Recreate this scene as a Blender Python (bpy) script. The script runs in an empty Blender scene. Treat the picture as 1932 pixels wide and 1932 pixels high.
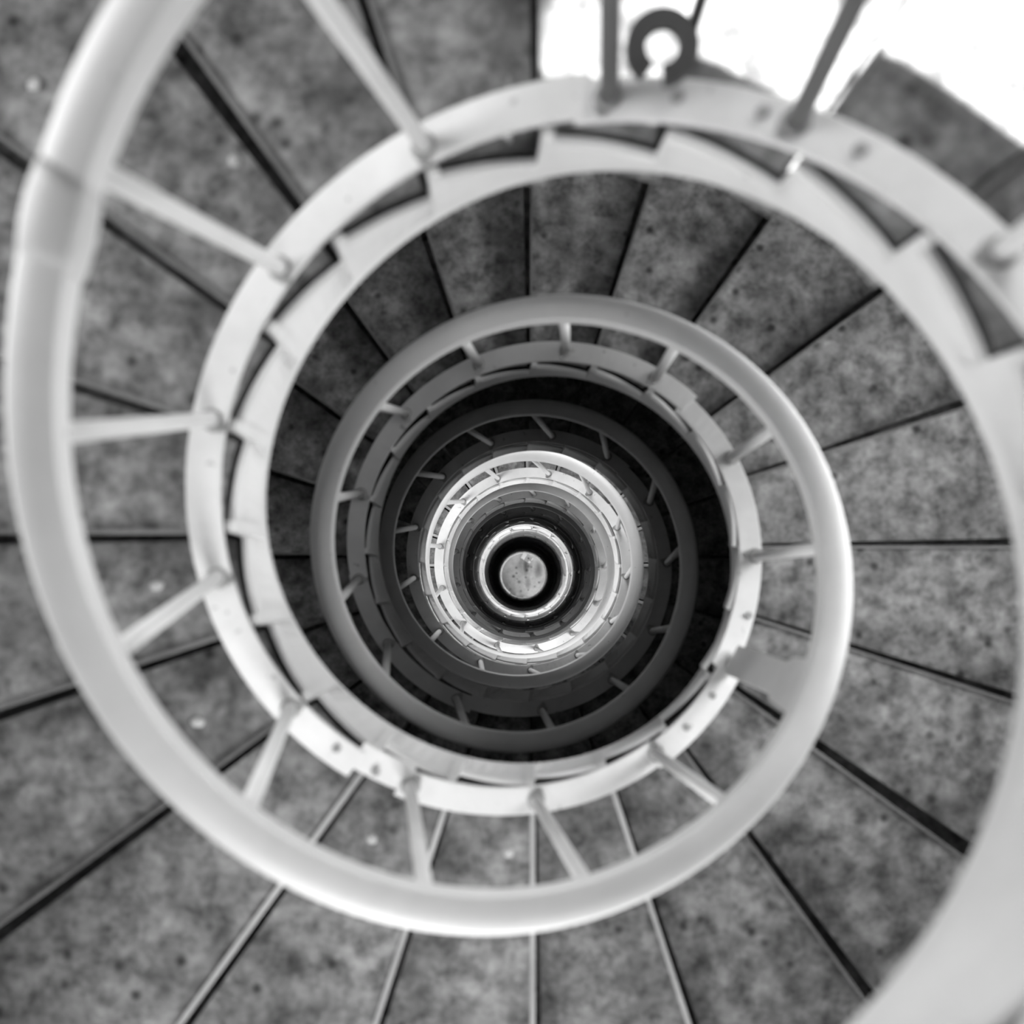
import bpy, math, random
from mathutils import Vector, Matrix
random.seed(7)
PI=math.pi
# Survey of the stair: heights are counted in turns of the spiral, radii in units of the well radius.
# DA/DB/DC are the small wobbles (radius) of the handrail, the base rail and the stringer hem, every 1/8 turn.
PAR=[0.044181,-0.006667,4.208263,2850.000000,-0.045901,-0.145942,0.709573]
DA=[0.059,0.059,0.059,0.059,0.059,0.059,0.059,0.059,0.059,0.059,0.059,0.059,0.059,0.041,0.023,-0.001,-0.003,0.003,0.008,0.015,0.019,0.013,0.009,0.003,-0.007,-0.018,-0.033,-0.046,-0.050,-0.045,-0.034,-0.021,-0.007,0.005,0.015,0.022,0.023,0.012,-0.006,-0.021,-0.026,-0.019,-0.007,0.009,0.027,0.047,0.062,0.066,0.057,0.040,0.018,-0.004,-0.021,-0.031,-0.036,-0.034,-0.025,-0.011,0.007,0.024,0.040,0.050,0.055,0.054,0.050,0.044,0.036,0.029,0.021,0.014,0.008,0.001,-0.005,-0.011,-0.010,-0.009,-0.007,-0.006,-0.005,-0.004]
DB=[-0.003,-0.003,-0.003,-0.003,-0.003,-0.003,-0.003,-0.003,-0.003,-0.003,-0.003,-0.003,-0.003,0.001,0.007,0.013,0.014,0.008,-0.003,-0.015,-0.023,-0.028,-0.028,-0.021,-0.001,0.022,0.036,0.038,0.034,0.029,0.026,0.025,0.024,0.021,0.018,0.014,0.011,0.008,0.006,0.004,0.002,0.001,-0.000,-0.001,-0.002,-0.003,-0.003,-0.003,-0.003,-0.002,-0.002,-0.002,-0.001,-0.001,-0.000,0.000,0.000,0.000,0.000,0.000,0.000,0.000,0.000,0.000,0.000,0.000,0.000,0.000,0.000,0.000,0.000,0.000,0.000,0.000,0.000,0.000,0.000,0.000,0.000,0.000]
DC=[0.017,0.017,0.017,0.017,0.017,0.017,0.015,0.011,0.008,0.014,0.030,0.036,0.028,0.008,-0.006,-0.007,-0.007,-0.020,-0.032,-0.033,-0.024,-0.007,0.010,0.023,0.033,0.041,0.047,0.049,0.048,0.043,0.034,0.022,0.012,0.005,-0.000,-0.004,-0.006,-0.007,-0.007,-0.006,-0.006,-0.005,-0.004,-0.003,-0.002,-0.002,-0.001,-0.001,-0.001,-0.001,-0.001,-0.000,-0.000,0.000,0.000,0.000,0.000,0.000,0.000,0.000,0.000,0.000,0.000,0.000,0.000,0.000,0.000,0.000,0.000,0.000,0.000,0.000,0.000,0.000,0.000,0.000,0.000,0.000,0.000,0.000]

R=0.70; P=PAR[2]*R; D0=PAR[6]; DFLOOR=15.4
T0=-1.0; ST=.0625
def tab(L,t):
    f=(t-T0)/ST; i=int(math.floor(f)); u=f-i
    if i<0: return L[0]
    if i>=len(L)-1: return L[-1]
    p0,p1,p2,p3=L[max(i-1,0)],L[i],L[i+1],L[min(i+2,len(L)-1)]
    return p1+.5*u*(p2-p0+u*(2*p0-5*p1+4*p2-p3+u*(3*(p1-p2)+p3-p0)))
def zz(d): return (DFLOOR-D0-d)*P          # d = turns below the handrail at the origin of the count
def pt(t,r,d): a=PI+2*PI*t; return Vector((r*R*math.cos(a),r*R*math.sin(a),zz(d)))
TEND=DFLOOR-D0-.51
TTOP=-.92
col=bpy.context.scene.collection
# ---------- materials ----------
def newmat(name):
    m=bpy.data.materials.new(name); m.use_nodes=True; n=m.node_tree.nodes; l=m.node_tree.links
    return m,n,l,n['Principled BSDF']
def ramp(n,pts,interp='LINEAR'):
    r=n.new('ShaderNodeValToRGB'); r.color_ramp.interpolation=interp
    e=r.color_ramp.elements
    while len(e)<len(pts): e.new(.5)
    for i,(p,v) in enumerate(pts):
        e[i].position=p; e[i].color=(v,v,v,1)
    return r
def mix(n,l,a,b,f,mode='MIX'):
    m=n.new('ShaderNodeMix'); m.data_type='RGBA'; m.blend_type=mode
    for s,v in ((6,a),(7,b)):
        if isinstance(v,(int,float)): m.inputs[s].default_value=(v,v,v,1)
        else: l.new(v,m.inputs[s])
    if isinstance(f,(int,float)): m.inputs[0].default_value=f
    else: l.new(f,m.inputs[0])
    return m.outputs[2]
def noise(n,l,co,scale,detail=4,rough=.6):
    t=n.new('ShaderNodeTexNoise'); t.inputs['Scale'].default_value=scale; t.inputs['Detail'].default_value=detail
    t.inputs['Roughness'].default_value=rough; l.new(co,t.inputs['Vector']); return t.outputs['Fac']
def paint(name,base,dirt,rough=.45,chip=.72):
    m,n,l,b=newmat(name); co=n.new('ShaderNodeNewGeometry').outputs['Position']
    r1=ramp(n,[(.35,dirt),(.62,base)]); l.new(noise(n,l,co,3.2,5),r1.inputs[0])
    r2=ramp(n,[(chip,1.),(chip+.05,.55)]); l.new(noise(n,l,co,26,3,.5),r2.inputs[0])
    l.new(mix(n,l,r1.outputs[0],r2.outputs[0],.8,'MULTIPLY'),b.inputs['Base Color'])
    b.inputs['Roughness'].default_value=rough
    bp=n.new('ShaderNodeBump'); bp.inputs['Strength'].default_value=.15; bp.inputs['Distance'].default_value=.004
    l.new(noise(n,l,co,60,3),bp.inputs['Height']); l.new(bp.outputs[0],b.inputs['Normal'])
    return m
def concrete(name,lo,hi,spot=.35,fine=34):
    m,n,l,b=newmat(name); co=n.new('ShaderNodeNewGeometry').outputs['Position']
    r1=ramp(n,[(.36,lo),(.66,hi)]); l.new(noise(n,l,co,fine,8,.72),r1.inputs[0])
    r2=ramp(n,[(.36,.62),(.60,1.18)]); l.new(noise(n,l,co,5.5,4,.6),r2.inputs[0])
    c=mix(n,l,r1.outputs[0],r2.outputs[0],1.,'MULTIPLY')
    v=n.new('ShaderNodeTexVoronoi'); v.inputs['Scale'].default_value=13; l.new(co,v.inputs['Vector'])
    r3=ramp(n,[(.10,spot),(.24,1.)]); l.new(v.outputs['Distance'],r3.inputs[0])
    w=ramp(n,[(.46,0.),(.54,1.)]); l.new(noise(n,l,co,4.1,2),w.inputs[0])
    c=mix(n,l,c,mix(n,l,c,r3.outputs[0],1.,'MULTIPLY'),w.outputs[0])
    l.new(c,b.inputs['Base Color']); b.inputs['Roughness'].default_value=.8
    bp=n.new('ShaderNodeBump'); bp.inputs['Strength'].default_value=.5; bp.inputs['Distance'].default_value=.006
    l.new(noise(n,l,co,45,6,.7),bp.inputs['Height']); l.new(bp.outputs[0],b.inputs['Normal'])
    return m
M_rail=paint('white_gloss_paint',.86,.78)
M_bar=paint('white_paint_scuffed',.80,.66,.5,.68)
M_str=paint('white_stringer_paint',.78,.68,.6)
M_bolt=paint('dull_painted_bolt',.42,.30,.5)
M_tread=concrete('worn_dark_concrete',.075,.37,.2,16)
M_nose=paint('worn_metal_nosing',.20,.10,.6)
M_noselit=paint('pale_lit_nosing',.52,.34,.6)  # paler copy of the nosing, light on the step edges put into the colour
M_postshade=paint('shaded_post',.13,.10,.6)  # dark copy for the two backlit posts, their shade put into the colour
M_strap=paint('dark_strap_metal',.05,.035,.6)
M_wall=concrete('rendered_wall',.48,.60,.8,8)
M_chip=paint('pale_paint_drip',.60,.5,.7)
# ---------- helpers ----------
def link(name,verts,faces,mat,parent=None,smooth=False):
    me=bpy.data.meshes.new(name); me.from_pydata([tuple(v) for v in verts],[],faces); me.validate(); me.update()
    if smooth: me.polygons.foreach_set('use_smooth',[True]*len(me.polygons))
    me.materials.append(mat); o=bpy.data.objects.new(name,me); col.objects.link(o)
    if parent: o.parent=parent
    return o
def empty(name,loc=(0,0,0)):
    o=bpy.data.objects.new(name,None); col.objects.link(o); o.location=loc; return o
def tag(o,label=None,cat=None,group=None,kind=None):
    if label:o['label']=label
    if cat:o['category']=cat
    if group:o['group']=group
    if kind:o['kind']=kind
    return o
def addring(V,F,prof,closed=True):
    """append one cross-section (list of vectors) and bridge it to the previous one"""
    n=len(prof); b=len(V); V.extend(prof)
    return b
def sweep(sections,cap=True):
    V=[];F=[];n=len(sections[0])
    for s in sections: V.extend(s)
    for i in range(len(sections)-1):
        for j in range(n):
            a=i*n+j;b=i*n+(j+1)%n
            F.append((a,a+n,b+n,b))
    if cap:
        F.append(tuple(range(n))); k=(len(sections)-1)*n; F.append(tuple(range(k+n-1,k-1,-1)))
    return V,F
def tube(p0,p1,r0,r1=None,n=14,V=None,F=None):
    r1=r0 if r1 is None else r1
    V=[] if V is None else V; F=[] if F is None else F
    ax=(p1-p0).normalized(); u=ax.orthogonal().normalized(); w=ax.cross(u); b=len(V)
    for p,r in ((p0,r0),(p1,r1)):
        for k in range(n):
            a=2*PI*k/n; V.append(p+u*r*math.cos(a)+w*r*math.sin(a))
    for k in range(n):
        F.append((b+k,b+(k+1)%n,b+n+(k+1)%n,b+n+k))
    F.append(tuple(b+n-1-k for k in range(n))); F.append(tuple(b+n+k for k in range(n)))
    return V,F
# ---------- the staircase ----------
stair=empty('spiral_staircase',(0,0,0))
tag(stair,'dark worn concrete spiral staircase with white inner stringer winding around an open round well','staircase')
NOSE=.42; RO=2.75; GR0=.0029
def step_geo(k,V=None,F=None):
    V=[] if V is None else V;F=[] if F is None else F;b=len(V)
    t1=.05*k;tb=t1-.05;d=t1+NOSE;bot=d+.082;rin=.978;GR={9:.005,8:.0036,-2:.0045,4:.0022,5:.0022,6:.0022,7:.0024}.get(k,GR0)
    ts=[(tb-.0035,d+.035),(tb+GR,d+.035),(tb+GR+.0002,d)]
    n=5
    for i in range(1,n+1): ts.append((tb+GR+(t1-tb-GR)*i/n,d if i<n else d+.0022))
    for t,top in ts:
        ri=rin+tab(DB,t)*.8
        V.append(pt(t,ri,top));V.append(pt(t,RO,top));V.append(pt(t,RO,bot));V.append(pt(t,ri,bot))
    m=len(ts)-1
    for i in range(m):
        a=b+4*i
        F.append((a,a+4,a+5,a+1));F.append((a+1,a+5,a+6,a+2));F.append((a+2,a+6,a+7,a+3));F.append((a+3,a+7,a+4,a))
    F.append((b,b+1,b+2,b+3));a=b+4*m;F.append((a+3,a+2,a+1,a))
    return V,F
def nose_geo(k,V=None,F=None,w0=.007):
    V=[] if V is None else V;F=[] if F is None else F;b=len(V)
    t1=.05*k;d=t1+NOSE
    # thin angle strip: flat leg on the tread, short leg down the riser
    e=.0022
    nr=8
    for i in range(nr+1):
        r=.982+tab(DB,t1)*.8+(RO-.98)*i/nr
        w=w0/(2*PI*r*R); o=.003/(2*PI*r*R)
        wob=.0012*math.sin(i*2.3+k)*0
        V.append(pt(t1-w,r,d-.0012));V.append(pt(t1+o-.002/(2*PI*r*R),r,d-.0012));V.append(pt(t1+o,r,d-.0004))
        V.append(pt(t1+o,r,d+.009));V.append(pt(t1-.0006,r,d+.009));V.append(pt(t1-w,r,d+.0008))
    for i in range(nr):
        for j in range(6):
            a=b+6*i+j;c=b+6*i+(j+1)%6
            F.append((a,a+6,c+6,c))
    F.append(tuple(b+5-j for j in range(6)));a=b+6*nr;F.append(tuple(a+j for j in range(6)))
    return V,F
K0=int(math.ceil(TTOP/.05)); KN=int((DFLOOR-D0-NOSE)/.05)
DOTS={-2:(-.1402,1.383),1:(.0214,1.258),2:(.0802,1.316),4:(.1707,1.253),5:(.2371,1.192),-1:(-.1149,1.956)}
ks=list(range(K0,KN+1)); lead,rest=ks[:100],ks[100:]
for k in lead:
    V,F=step_geo(k); s=link('step',V,F,M_tread,stair)
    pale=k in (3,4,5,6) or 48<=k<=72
    V,F=nose_geo(k,w0=(.011 if k<9 else .016) if pale else .006); link('nosing',V,F,M_noselit if pale else M_nose,s)
V=[];F=[]
for k in rest: step_geo(k,V,F); nose_geo(k,V,F)
o=link('step',V,F,M_tread,stair); tag(o,kind='stuff')
# stringer plate: saw-toothed top edge following the steps, smooth hem
secs=[]
def plate(t,dtop,th=.045):
    rb=tab(DB,t)*.85; rc=tab(DC,t)
    it=.937+rb
    if t<-.594: dtop-=.045   # the curb rises where the top landing begins
    ib=.917+rc; d2=t+.512
    # small rounded roll along the hem, a narrow lip along the top
    return [pt(t,it,dtop-.004),pt(t,it-.010,dtop+.000),pt(t,it-.010,dtop+.006),pt(t,it,dtop+.009),
            pt(t,ib-.010,d2-.030),pt(t,ib-.011,d2-.027),pt(t,ib+.002,d2+.001),pt(t,ib+th,d2),pt(t,it+.016,dtop+.012),pt(t,it+.016,dtop-.004)]
t=K0*.05-.05
k=K0
while k<=KN and k*.05<TEND:
    t1=.05*k; d=t1+NOSE
    for i in range(7):
        tt=t1-.05+.05*i/6
        if i==0: tt+=.0012
        if i==6: tt-=.0006
        if i==6 and k not in (-7,-6):
            # a short lug at every nosing reaches up to the base rail
            for q in (-.0058,-.0056): secs.append(plate(t1+q,(d+.001) if q<-.0057 else t1+.4065))
            secs.append(plate(tt,t1+.4065)); continue
        secs.append(plate(tt,d+.001))
    k+=1
V,F=sweep(secs); o=link('stringer',V,F,M_str,stair); tag(o,'white painted saw-toothed inner stringer')
# pale paint drips on some treads
for k,(t,r) in DOTS.items():
    d=.05*k+NOSE
    if not(.05*k-.05<t<.05*k):
        kk=math.ceil(t/.05); d=.05*kk+NOSE
    V=[];F=[];c=pt(t,r,d-.0006)
    n=16;ring=[]
    V=[c+Vector((0,0,.0035))]
    for q,(rr,h) in enumerate(((.012,.003),(.019,-.001))):
        for i in range(n):
            a=2*PI*i/n;ro=rr*.8*(1+.10*math.sin(2*a+k)+.08*math.sin(5*a))
            V.append(c+Vector((ro*math.cos(a),ro*math.sin(a)*.85,h)))
    for i in range(n):
        F.append((0,1+i,1+(i+1)%n)); F.append((1+i,1+n+i,1+n+(i+1)%n,1+(i+1)%n))
    link('paint_drip',V,F,M_chip,stair,True)
# ---------- the railing ----------
def mark_sharp(o,n,js):
    for e in o.data.edges:
        a,b=e.vertices
        if abs(a-b)==n and (min(a,b)%n) in js: e.use_edge_sharp=True
rail=empty('spiral_railing',(0,0,0))
tag(rail,'white painted steel railing with round posts spiralling down the inner edge of the stairs','railing')
def railsec(t):
    w=tab(DA,t); ro=1.068+w; ri=.957+w; th=.027
    c=.014
    L=[(ri,th-.003),(ri,.005),(ri+.006,.0012),(ri+.015,.0002),((ri+ro)/2,-.0008),(ro-.020,.0004),(ro-.008,.0032),(ro,.010),(ro,th-.004),(ro-.006,th),(ri+.004,th)]
    return [pt(t,r,t+d) for r,d in L]
n=140
secs=[];t=TTOP
TR=DFLOOR-D0-.38
while t<TR: secs.append(railsec(t)); t+=1/n
V,F=sweep(secs); o=link('handrail',V,F,M_rail,rail,True); mark_sharp(o,11,(1,2,0)); tag(o,'broad white rounded handrail')
def barsec(t,lift=0,wid=0):
    w=tab(DB,t); ro=1.050+w+wid; ri=.947+w; th=.0075
    L=[(ri,th),(ri,.0008),(ri+.004,0),(ro-.004,0),(ro,.0008),(ro,th)]
    return [pt(t,r,t+.398+d-lift) for r,d in L]
# base rail in lapped sections (the joints show as small steps)
JO=[TTOP,-.2655,.142,.172,.333,.409,.62,1.02,1.19,1.62,2.02,2.6,3.3,TR]
for j in range(len(JO)-1):
    a,b=JO[j],JO[j+1]
    if b-a>.8 and j<len(JO)-2: pass
    secs=[];m=max(2,int((b-a+.004)*n))
    sh=(.0,.012,-.02,.0,.010,-.022,0,.006,-.012,0,.006,0,0)[j]; lf=(0,.0012,-.001,0,.0014,-.0012,0,.001,-.001,0,.001,0,0)[j]
    for i in range(m+1):
        t=a-.002+(b-a+.004)*i/m
        s=barsec(t,lf); 
        s=[Vector((v.x*(1+sh),v.y*(1+sh),v.z)) for v in s]; secs.append(s)
    V,F=sweep(secs); o=link('base_rail',V,F,M_bar,rail)
POSTS=[(-.805,.012),(-.728,.012),(-.651,.012),(-.574,.012),(-.497,.012),(-.42,.009),(-.342,.009),(-.2755,.014),(-.2026,.028),(-.125,.026),(-.052,.030),(.0221,.030),(.0973,.0295),(.1757,.0287),(.2506,.0226),(.3333,.0145),(.4164,.001),(.4926,.0016),(.567,.0025),(.6498,.0008),(.722,.0075),(.7927,.0108),(.8658,.0193),(.9454,.0179),(1.0224,.0223),(1.0887,.0303),(1.1745,.0242),(1.2629,.0093),(1.3449,.0079),(1.4151,.0127),(1.4951,.018),(1.57,.0219),(1.6455,.026),(1.7192,.0311),(1.7982,.0259),(1.8753,.0242),(1.9524,.017),(2.0223,.014),(2.106,.005),(2.18,.012),(2.255,.02),(2.33,.02),(2.405,.02),(2.48,.02),(2.5609,.0213),(2.6355,.036),(2.7114,.036),(2.8001,.0184),(2.8735,.0277),(2.964,.006)]
t=3.04
while t<TR-.05: POSTS.append((t,.017)); t+=.0767
def rb(t): return 1.0+tab(DB,t)
def ra(t): return 1.012+tab(DA,t)
def post_geo(t,d,V=None,F=None,rad=.0165):
    p0=pt(t,rb(t),t+.397); p1=pt(t+d,ra(t+d),t+d+.022)
    return tube(p0,p1,rad*.95,rad*1.0,16,V,F)
def foot_geo(t,V=None,F=None):
    V=[] if V is None else V;F=[] if F is None else F
    p=pt(t,rb(t),t+.3975); tube(p+Vector((0,0,-.012)),p+Vector((0,0,.016)),.027,.022,14,V,F)
    q=pt(t+.002,.968+tab(DB,t),t+.3995); tube(q,q+Vector((0,0,.012)),.013,.012,6,V,F)
    return V,F
for t,d in POSTS[:100]:
    if abs(t-.4164)<1e-3:
        # flat bracket post
        p0=pt(t,rb(t),t+.397);p1=pt(t+d,ra(t),t+d+.022)
        tg=(pt(t+.01,1,t)-pt(t-.01,1,t)).normalized(); rd=Vector((p0.x,p0.y,0)).normalized()
        V=[]
        for p,w in ((p0,.046),(p0*.35+p1*.65,.046),(p0*.3+p1*.7,.06),(p1,.075)):
            for a,b in ((-1,-1),(1,-1),(1,1),(-1,1)): V.append(p+tg*w*a+rd*.008*b)
        F=[(3,2,1,0),(12,13,14,15)]
        for i in range(3):
            for j in range(4): F.append((4*i+j,4*i+(j+1)%4,4*i+4+(j+1)%4,4*i+4+j))
        o=link('post',V,F,M_bar,rail); tag(o,'flat plate post, wider than the round ones')
        continue
    V,F=post_geo(t,d); dk=-.36<t<-.27; o=link('post',V,F,M_postshade if dk else M_rail,rail,True)
    if dk: tag(o,'post coloured dark, as if backlit')
    o.data.polygons.foreach_set('use_smooth',[len(p.vertices)==4 for p in o.data.polygons])
    V,F=foot_geo(t); link('foot_collar',V,F,M_bolt,o)
V=[];F=[]
for t,d in POSTS[100:]: post_geo(t,d,V,F)
if V: tag(link('post',V,F,M_rail,rail),kind='stuff')
# joint sleeves on the handrail, two of them near the top
for tc,w in ((-.0815,.012),):
    secs=[]
    for i in range(7):
        t=tc-w+2*w*i/6; s=railsec(t); c=sum(s,Vector())/len(s); g=1.0+.16*math.sin(PI*(i+.6)/7.2)
        secs.append([c+(v-c)*g for v in s])
    V,F=sweep(secs); link('joint_sleeve',V,F,M_bar,rail,True)
# bolt heads along the base rail of the upper turn
V=[];F=[]
for t in (-.365,-.33,-.30,-.455,.13,.155,.36,.388,.45):
    p=pt(t,rb(t),t+.3965)
    V,F=tube(p-Vector((0,0,.004)),p+Vector((0,0,.007)),.012,.011,6)
    link('bolt_head',V,F,M_bolt,rail)
# bent strap hooked over the base rail
tc=-.290; c=pt(tc,1.075,tc+.372); V=[];F=[]
secs=[]
rd=Vector((c.x,c.y,0)).normalized(); tg=Vector((-rd.y,rd.x,0)); 
for i in range(23):
    a=PI*(-.40+1.80*i/22); rr=.040
    ctr=c+tg*(-math.cos(a))*rr*1.05+rd*math.sin(a)*rr*1.15
    ou=(tg*(-math.cos(a))+rd*math.sin(a)).normalized(); up=Vector((0,0,1)); 
    secs.append([ctr+ou*x*.016+up*y*.012 for x,y in ((-1,-1),(1,-1),(1,1),(-1,1))])
V,F=sweep(secs); o=link('bent_strap',V,F,M_strap,None)
tag(o,'curved grey metal strap standing up from the base rail beside the sunlit steps','strap')
# ---------- the tower ----------
# windows in the tower wall: (angle in turns, height of centre, width in 1/72 turn, height, daylight strength)
def wt(t,up=1.4): return zz(t+NOSE)+up
WINL=[(12/72,wt(-1/3,1.44),6,1.69,28),((.5-.05)%1,wt(-.05,1.3),8,1.2,33),((.5+.25)%1,wt(.25,1.3),8,1.2,44),((.5+.55)%1,wt(.55,1.25),8,1.1,44),
 ((.5+2.75)%1,wt(2.75,1.7),8,1.5,34),((.5+3.05)%1,wt(3.05,1.7),8,1.5,55),((.5+3.4)%1,wt(3.4,1.5),8,1.5,60),((.5+6.9)%1,wt(6.9,1.5),8,1.5,90),((.5+7.4)%1,wt(7.4,1.5),8,1.5,70),
 (.75,1.25,10,2.1,66),(.2,1.25,10,2.1,66),((.5+4.35)%1,wt(4.35,1.2),5,1.0,8)]  # the last opening is added, unseen, to lift the dim rails on its turn
WIN=[w[:4] for w in WINL]

RW=RO*R+.005; ZT=zz(-D0)+2.2
NA=72
zs=sorted(set([0,ZT]+[w[1]-w[3]/2 for w in WIN]+[w[1]+w[3]/2 for w in WIN]))
V=[];F=[]
zs2=[]
for z in zs:
    if not zs2 or z-zs2[-1]>1e-3: zs2.append(z)
zs=zs2; nz=len(zs)
for z in zs:
    for j in range(NA):
        for r in (RW,RW+.35):
            a=2*PI*j/NA; V.append((r*math.cos(a),r*math.sin(a),z))
def vid(i,j,k): return (i*NA+j%NA)*2+k
def hole(i,j):
    if i<0 or i>=nz-1: return None
    zc=(zs[i]+zs[i+1])/2; ac=(j+.5)/NA
    for (a,z,wj,h) in WIN:
        da=((ac-a+.5)%1)-.5
        if abs(da)<wj/2/NA*1.0001 and abs(zc-z)<h/2: return True
    return False
for i in range(nz-1):
    for j in range(NA):
        if hole(i,j): continue
        F.append((vid(i,j,0),vid(i+1,j,0),vid(i+1,j+1,0),vid(i,j+1,0)))
        F.append((vid(i,j,1),vid(i,j+1,1),vid(i+1,j+1,1),vid(i+1,j,1)))
        if hole(i,j-1): F.append((vid(i,j,0),vid(i,j,1),vid(i+1,j,1),vid(i+1,j,0)))
        if hole(i,j+1): F.append((vid(i,j+1,0),vid(i+1,j+1,0),vid(i+1,j+1,1),vid(i,j+1,1)))
        if hole(i-1,j) or i==0: F.append((vid(i,j,0),vid(i,j+1,0),vid(i,j+1,1),vid(i,j,1)))
        if hole(i+1,j) or i==nz-2: F.append((vid(i+1,j,0),vid(i+1,j,1),vid(i+1,j+1,1),vid(i+1,j+1,0)))
o=link('wall_tower',V,F,M_wall); tag(o,kind='structure')
# ground floor, old stained concrete
def floor_mat():
    m,n,l,b=newmat('stained_floor'); co=n.new('ShaderNodeNewGeometry').outputs['Position']
    r1=ramp(n,[(.3,.36),(.7,.56)]); l.new(noise(n,l,co,6,8,.7),r1.inputs[0]); c=r1.outputs[0]
    def spot(c,x,y,r,dark,sx=1.,sy=1.):
        mp=n.new('ShaderNodeMapping'); mp.vector_type='POINT'
        mp.inputs['Location'].default_value=(-x*sx,-y*sy,0); mp.inputs['Scale'].default_value=(sx,sy,0)
        l.new(co,mp.inputs[0])
        le=n.new('ShaderNodeVectorMath'); le.operation='LENGTH'; l.new(mp.outputs[0],le.inputs[0])
        rr=ramp(n,[(0,dark),(.5,(1+dark)/2-.1),(1,1.)]); mm=n.new('ShaderNodeMath'); mm.operation='DIVIDE'
        l.new(le.outputs['Value'],mm.inputs[0]); mm.inputs[1].default_value=r; l.new(mm.outputs[0],rr.inputs[0])
        return mix(n,l,c,rr.outputs[0],1.,'MULTIPLY')
    for s in SPOTS: c=spot(c,*s)
    l.new(c,b.inputs['Base Color']); b.inputs['Roughness'].default_value=.7
    return m
SC=DFLOOR/PAR[3]*P/1.0
FX,FY=988.5,1087.
def fp(px,py): # a spot on the floor measured from the centre of the round patch seen at the bottom
    return ((px-FX)*SC,-(py-FY)*SC)
SPOTS=[]
for (x,y,r,dk) in ((825,895,20,.3),(832,995,18,.35),(776,1052,24,.2),(880,1152,28,.3),(1020,940,26,.3),(1000,1070,22,.4),(1240,1162,20,.35),(715,1285,20,.5),(910,1320,22,.5),(1045,1300,18,.5),(1050,870,22,.5),(1100,880,20,.5),(1160,1235,18,.5),(845,1100,14,.6)):
    px,py=890+x/9.66,980+y/9.66; X,Y=fp(px,py); SPOTS.append((X,Y,r/9.66*SC*1.5,dk))
X,Y=fp(890+1000/9.66,980+870/9.66); SPOTS.append((X,Y,19*SC,.30,3.2,1.))
X,Y=fp(890+1230/9.66,980+930/9.66); SPOTS.append((X,Y,20*SC,.35,2.0,1.))
X,Y=fp(890+1040/9.66,980+1180/9.66); SPOTS.append((X,Y,15*SC,.6,2.2,1.))
M_floor=floor_mat()
V=[(0,0,0)]+[(RW*math.cos(2*PI*j/72),RW*math.sin(2*PI*j/72),0) for j in range(72)]
b=len(V);V+= [(x,y,-.2) for x,y,z in V[1:]]
F=[(0,1+j,1+(j+1)%72) for j in range(72)]+[(1+j,b+j,b+(j+1)%72,1+(j+1)%72) for j in range(72)]+[tuple(b+71-j for j in range(72))]
o=link('floor',V,F,M_floor); tag(o,kind='structure')
# wooden crate standing on the floor at the bottom of the well
M_crate=paint('pale_crate_paint',.8,.6,.6); M_crate2=paint('grey_crate_board',.42,.34,.7); M_dark=paint('dark_gap',.06,.04,.7)
cr=empty('crate',(*fp(995.5,1054.5),0)); cr.rotation_euler=(0,0,math.radians(-33))
tag(cr,'small pale crate with a white lid panel lying on the ground floor of the well','crate')
def box(name,c,s,mat,par):
    x,y,z=c;a,b_,d=s[0]/2,s[1]/2,s[2]/2
    V=[(x+i*a,y+j*b_,z+k*d) for i in(-1,1) for j in(-1,1) for k in(-1,1)]
    F=[(0,1,3,2),(4,6,7,5),(0,4,5,1),(2,3,7,6),(0,2,6,4),(1,5,7,3)]
    return link(name,V,F,mat,par)
box('crate_body',(0,0,.10),(.34,.20,.20),M_crate2,cr)
box('lid_panel',(-.105,.0,.207),(.12,.19,.014),M_crate,cr)
box('corner_block',(.13,-.06,.212),(.07,.07,.024),M_crate,cr)
box('batten',(.155,.05,.207),(.03,.1,.014),M_crate,cr)
box('hand_hole',(.045,.02,.2015),(.05,.03,.006),M_dark,cr)
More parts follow.
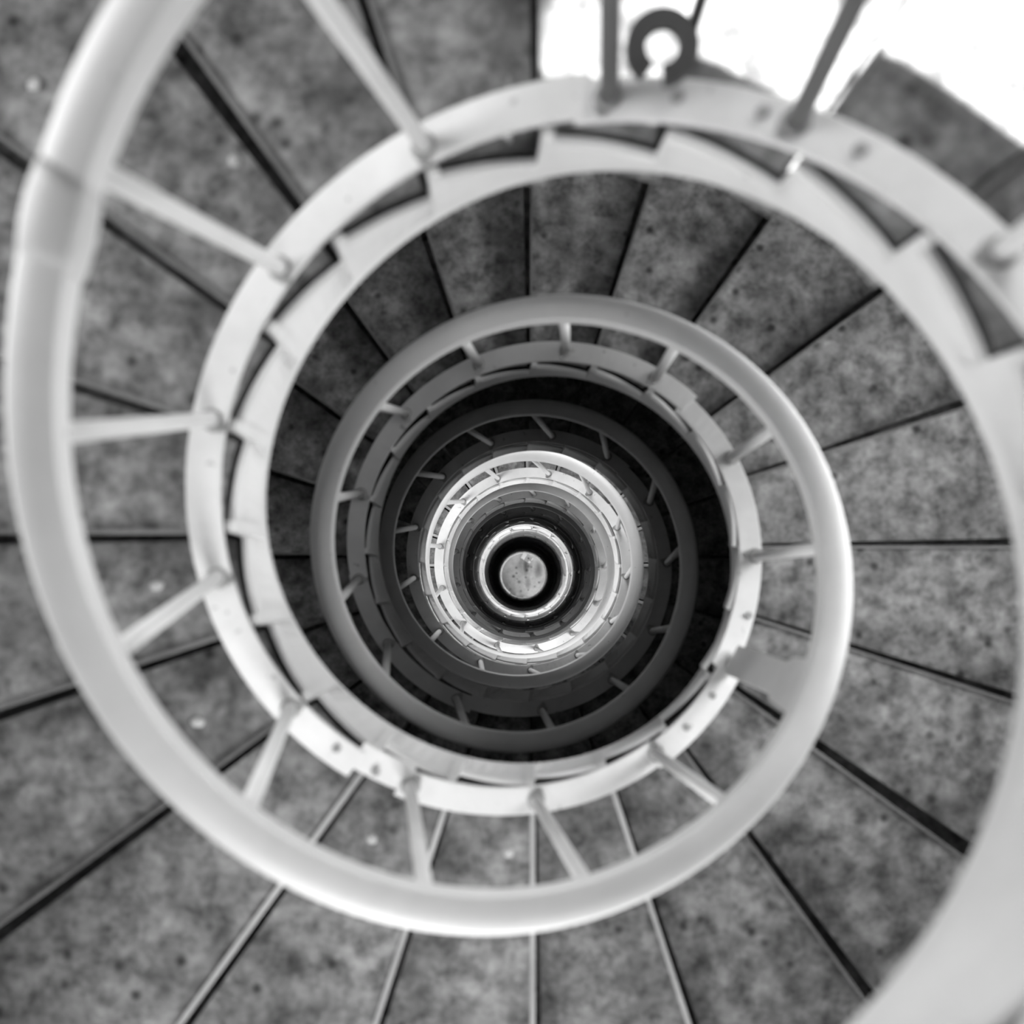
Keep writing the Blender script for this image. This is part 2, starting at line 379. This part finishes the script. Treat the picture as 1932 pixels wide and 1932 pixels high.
# ---------- light ----------
FSTOP=2.4; EXPO=-0.02
w=bpy.data.worlds.new('sky'); bpy.context.scene.world=w; w.use_nodes=True
w.node_tree.nodes['Background'].inputs[0].default_value=(1,1,1,1); w.node_tree.nodes['Background'].inputs[1].default_value=.34
for i,(a,z,wj,h,pw) in enumerate(WINL):
    L=bpy.data.lights.new('window_daylight','AREA'); L.shape='RECTANGLE'; L.size=2*PI*RW*wj/NA*.95; L.size_y=h*.95; L.energy=pw; L.spread=math.radians(170)
    o=bpy.data.objects.new('window_daylight',L); col.objects.link(o)
    aa=2*PI*a; r=RW+.30; o.location=(r*math.cos(aa),r*math.sin(aa),z)
    d=Vector((-math.cos(aa),-math.sin(aa),-.25)); o.rotation_euler=d.to_track_quat('-Z','Y').to_euler()
# sunbeam through the uppermost window onto the steps
ts=-1/3; tgt=pt(-.340,1.55,ts+NOSE); aa=PI+2*PI*ts
L=bpy.data.lights.new('sunbeam','SPOT'); L.energy=80000; L.spot_size=math.radians(3.7); L.spot_blend=.05; L.shadow_soft_size=.03
o=bpy.data.objects.new('sunbeam',L); col.objects.link(o)
src=tgt+Vector((math.cos(aa),math.sin(aa),1.65)).normalized()*15; o.location=src; o.rotation_euler=(tgt-src).to_track_quat('-Z','Y').to_euler()

# ---------- camera ----------
rx,ry=PAR[0],PAR[1]
cx,sx=math.cos(rx),math.sin(rx);cy,sy=math.cos(ry),math.sin(ry)
right=Vector((cy,-sy*sx,sy*cx)); up=Vector((0,cx,sx)); fwd=Vector((sy,cy*sx,-cy*cx))
cam=bpy.data.cameras.new('camera'); co=bpy.data.objects.new('camera',cam); col.objects.link(co)
Mx=Matrix((right,up,-fwd)).transposed().to_4x4(); Mx.translation=Vector((PAR[4]*R,PAR[5]*R,zz(-D0)))
co.matrix_world=Mx
cam.sensor_width=36; cam.lens=PAR[3]/1932*36; cam.clip_start=.02; cam.clip_end=200
cam.dof.use_dof=True; cam.dof.focus_distance=15.; cam.dof.aperture_fstop=FSTOP
sc=bpy.context.scene; sc.camera=co
sc.view_settings.view_transform='Standard'; sc.view_settings.look='None'; sc.view_settings.exposure=EXPO; sc.view_settings.gamma=1; sc.view_settings.use_curve_mapping=False
